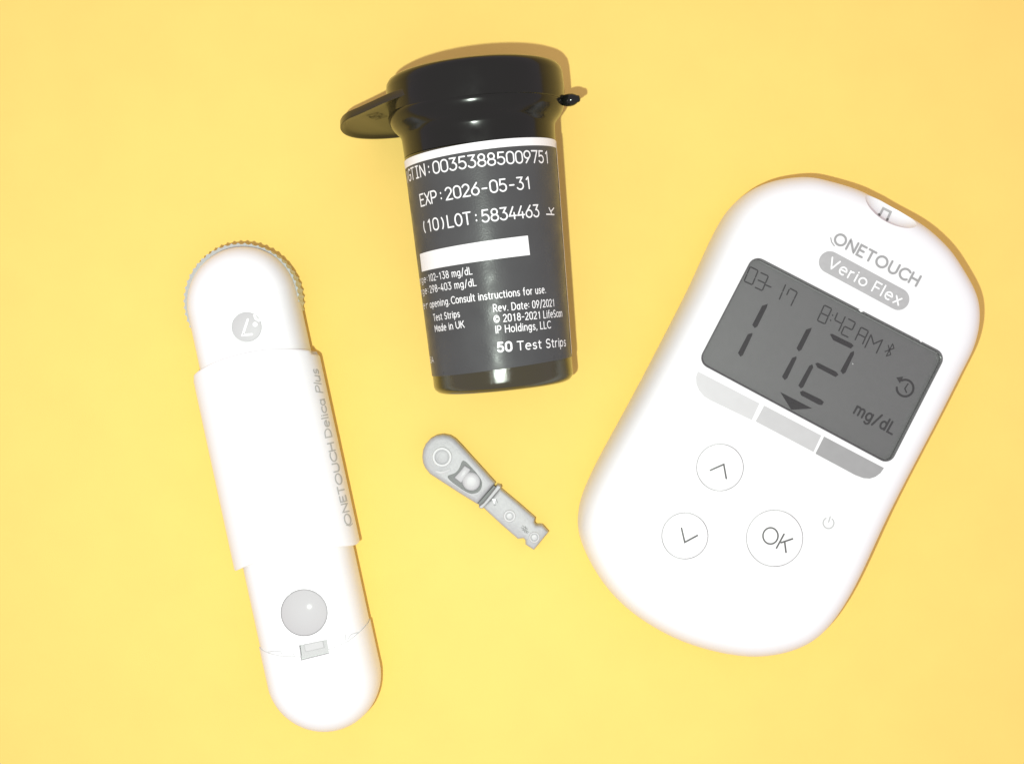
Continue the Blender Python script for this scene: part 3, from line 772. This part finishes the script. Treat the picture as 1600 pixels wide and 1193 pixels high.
    vstroke([C8(1315,768,1388,772), C8(1338,706,1366,768), C8(1356,742,1384,708)], 1.9)
    # white box
    cs = [pix(*p) for p in ((656.3,397),(824.6,368),(828,398.3),(659.5,424.6))]
    n = 24; V = []; F = []
    for j in range(2):
        for i in range(n+1):
            t_ = i/n; q = (cs[0].lerp(cs[1], t_) if j == 0 else cs[3].lerp(cs[2], t_)); V.append(vf(q.x, q.y, .3))
    for i in range(n): F.append([i, i+n+1, i+n+2, i+1])
    obj('blank_box', V, F, M['print_white'], lab)
    k = dict(track=2.9, space=4.8)
    vtext('102-138 mg/dL', (670.6,439.6), (738,428), 9.6, 1.2, **k)
    vtext('ange:', (656.5,443.5), (668.6,440.1), 9.2, 1.1, **k)
    vtext('298-403 mg/dL', (672.6,457.3), (744.4,446), 9.6, 1.2, **k)
    vtext('ange:', (658,461), (670.4,457.8), 9.2, 1.1, **k)
    vtext('ter', (660.5,482.6), (669.5,481), 9.2, 1.1, **k)
    vtext('opening.', (672.6,480.7), (703,475), 9.2, 1.25, **k)
    vtext('Consult instructions for use.', (706,474.4), (852.6,457.2), 9.6, 1.35, **k)
    vtext('Test Strips', (678.4,501), (718.8,494.8), 9.0, 1.25, **k)
    vtext('Made in UK', (680.6,518), (725.8,511.2), 9.2, 1.3, **k)
    vtext('Rev. Date: 09/2021', (771.6,486.8), (866.2,478), 9.8, 1.35, **k)
    vtext('© 2018-2021 LifeScan', (772.2,503.6), (878,494.2), 9.8, 1.35, **k)
    vtext('IP Holdings, LLC', (775,520.4), (860,512.2), 9.8, 1.35, **k)
    vtext('50', (778.4,549.2), (799.5,547.4), 12.0, 2.9, track=3.0)
    vtext('Test Strips', (808.8,546.6), (883.6,540.2), 11.6, 1.7, track=2.5, space=4.2)
    vtext('USA', (664.5,567.5), (678.4,566), 8.4, 1.1, **k)
    # light edge where the label ends, on the right
    V = []; F = []; n = 20
    for i in range(n+1):
        a = 40+(345-40)*i/n
        for dg in (79.5, 82.5): V.append(P(a, math.radians(dg), lr(a)+.35))
    for i in range(n): F.append([2*i, 2*i+1, 2*i+3, 2*i+2])
    obj('label_edge', V, F, M['print_white'], lab)
    # ---- flip lid, slightly lifted on the thumb-tab side
    rho = math.radians(22)
    sd = -(sx*math.cos(rho)+up*math.sin(rho))                # towards the thumb tab
    td = ax.cross(sd).normalized()
    if td.z < 0: td = -td
    op = 0.115
    lax = (ax*math.cos(op)-sd*math.sin(op)).normalized(); lsd = (sd*math.cos(op)+ax*math.sin(op)).normalized()
    O = B+ax*426
    def Q(s_, t_, a): return O+lsd*s_+td*t_+lax*a
    OL = B+ax*405+sx*2
    def QL(s_, t_, a): return OL+sd*s_+td*t_+ax*a
    # lid cup
    V = []; F = []; n = 128
    pr = [(121, 0), (127.2, 0), (128.6, 1), (129.2, 20), (129.0, 40), (127.8, 47), (124.5, 52), (119, 54.6), (108, 55.6), (60, 55.8), (1, 55.9)]
    for r, a in pr: V += [QL(r*math.cos(2*PI*i/n), r*math.sin(2*PI*i/n), a) for i in range(n)]
    for j in range(len(pr)-1):
        for i in range(n):
            x_, y_ = j*n+i, j*n+(i+1) % n; F.append([x_, y_, y_+n, x_+n])
    F.append([(len(pr)-1)*n+i for i in range(n)]); F.append(list(range(n))[::-1])
    V, F = fixn(V, F); lid = obj('lid', V, F, M['black'], R, smooth=35)
    # thumb tab: plate round the lid that runs out into a lobe and bends back
    R1, R2, cdist = 127, 76, 136
    phi = math.acos((R1-R2)/cdist)
    outl = []
    K = 44
    for i in range(K+1):
        a = phi+(2*PI-2*phi)*i/K; outl.append(Vector((R1*math.cos(a), R1*math.sin(a))))
    A0 = Vector((R1*math.cos(-phi), R1*math.sin(-phi))); A1 = Vector((cdist+R2*math.cos(-phi), R2*math.sin(-phi)))
    for i in range(1, 8): outl.append(A0.lerp(A1, i/8))
    for i in range(29):
        a = -phi+2*phi*i/28; outl.append(Vector((cdist+R2*math.cos(a), R2*math.sin(a))))
    A2 = Vector((cdist+R2*math.cos(phi), R2*math.sin(phi))); A3 = Vector((R1*math.cos(phi), R1*math.sin(phi)))
    for i in range(1, 8): outl.append(A2.lerp(A3, i/8))
    def bend(s_, t_=0):
        q = min(1, max(0, (s_-40)/125)); q = q*q*(3-2*q); return -q*(28-.12*t_)-.0018*max(0, s_-130)**2
    V = []; F = []; n = len(outl)
    cen = Vector((0, 0))
    # rings: outer top, outer bottom, lip, underside inwards
    def ringv(ins, a0):
        Qs = inset(outl, ins); return [Q(q.x, q.y, a0+bend(q.x, q.y)) for q in Qs]
    seq = [(3, 1.5), (.6, 1.2), (0, .2), (0, -8.2), (.8, -9.2), (3.5, -9.4), (5, -8.6), (7, -6.2), (12, -5.2), (20, -5)]
    for ins, a0 in seq: V += ringv(ins, a0)
    m = len(seq)
    for j in range(m-1):
        for i in range(n):
            x_, y_ = j*n+i, j*n+(i+1) % n; F.append([x_, y_, y_+n, x_+n])
    # fill top and underside with strips across the plate (follows the bend)
    def fill(ringidx):
        base_ = ringidx*n
        order = sorted(range(n), key=lambda i: 0)
        # pair points with equal s on both sides: outline is symmetric in t
        idx = list(range(n)); half = []
        key = {i: V[base_+i] for i in idx}
        pairs = []
        for i in range(n):
            j_ = (K-i) % n
            pairs.append((i, j_))
        seqp = []
        # walk from the hinge side (i=K/2) to the tip
        i = K//2; jx = K-i
        while True:
            seqp.append((i % n, jx % n)); i += 1; jx -= 1
            if (i-jx) >= n: break
        for (a1, b1), (a2, b2) in zip(seqp, seqp[1:]):
            q = [a1, a2, b2, b1]; q = [base_+x_ for x_ in dict.fromkeys(q)]
            if len(q) >= 3: F.append(q)
        return seqp
    fill(0); fill(m-1)
    V2, F2 = fixn(V, F); tab = obj('thumb_tab', V2, F2, M['black_tab'], lid, smooth=35)
    # mould number on the underside of the tab
    st, W_ = layout('H21', track=2.2)
    def tf_(x, y, l):
        s_ = 150-y*1.9; t_ = 24+x*1.25
        return Q(s_, t_, -5-l+bend(s_, t_))
    V, F = strokes_mesh(st, 1.2, tf_, eps=.5); obj('mould_number', V, F, M['emboss'], tab)
    # hinge knuckle on the right
    hc = B+ax*404+sx*137+up*22
    V = []; F = []; n = 28; hd = (up*.3+sx*.95).normalized(); h2 = ax; h3 = hd.cross(h2)
    pr = [(-14, 4.5), (-11, 7.2), (-7, 8.6), (-1, 9.2), (4, 8.6), (8, 6.8), (10.5, 5.2), (12.5, 4.8), (14, 3.4), (14.5, .3)]
    for a, r in pr: V += [hc+hd*a+(h2*math.cos(2*PI*i/n)+h3*math.sin(2*PI*i/n))*r for i in range(n)]
    for j in range(len(pr)-1):
        for i in range(n):
            x_, y_ = j*n+i, j*n+(i+1) % n; F.append([x_, y_, y_+n, x_+n])
    F.append(list(range(n))); F.append([(len(pr)-1)*n+i for i in range(n)])
    V, F = fixn(V, F); obj('hinge_pin', V, F, M['black'], R, smooth=40)
build_vial()
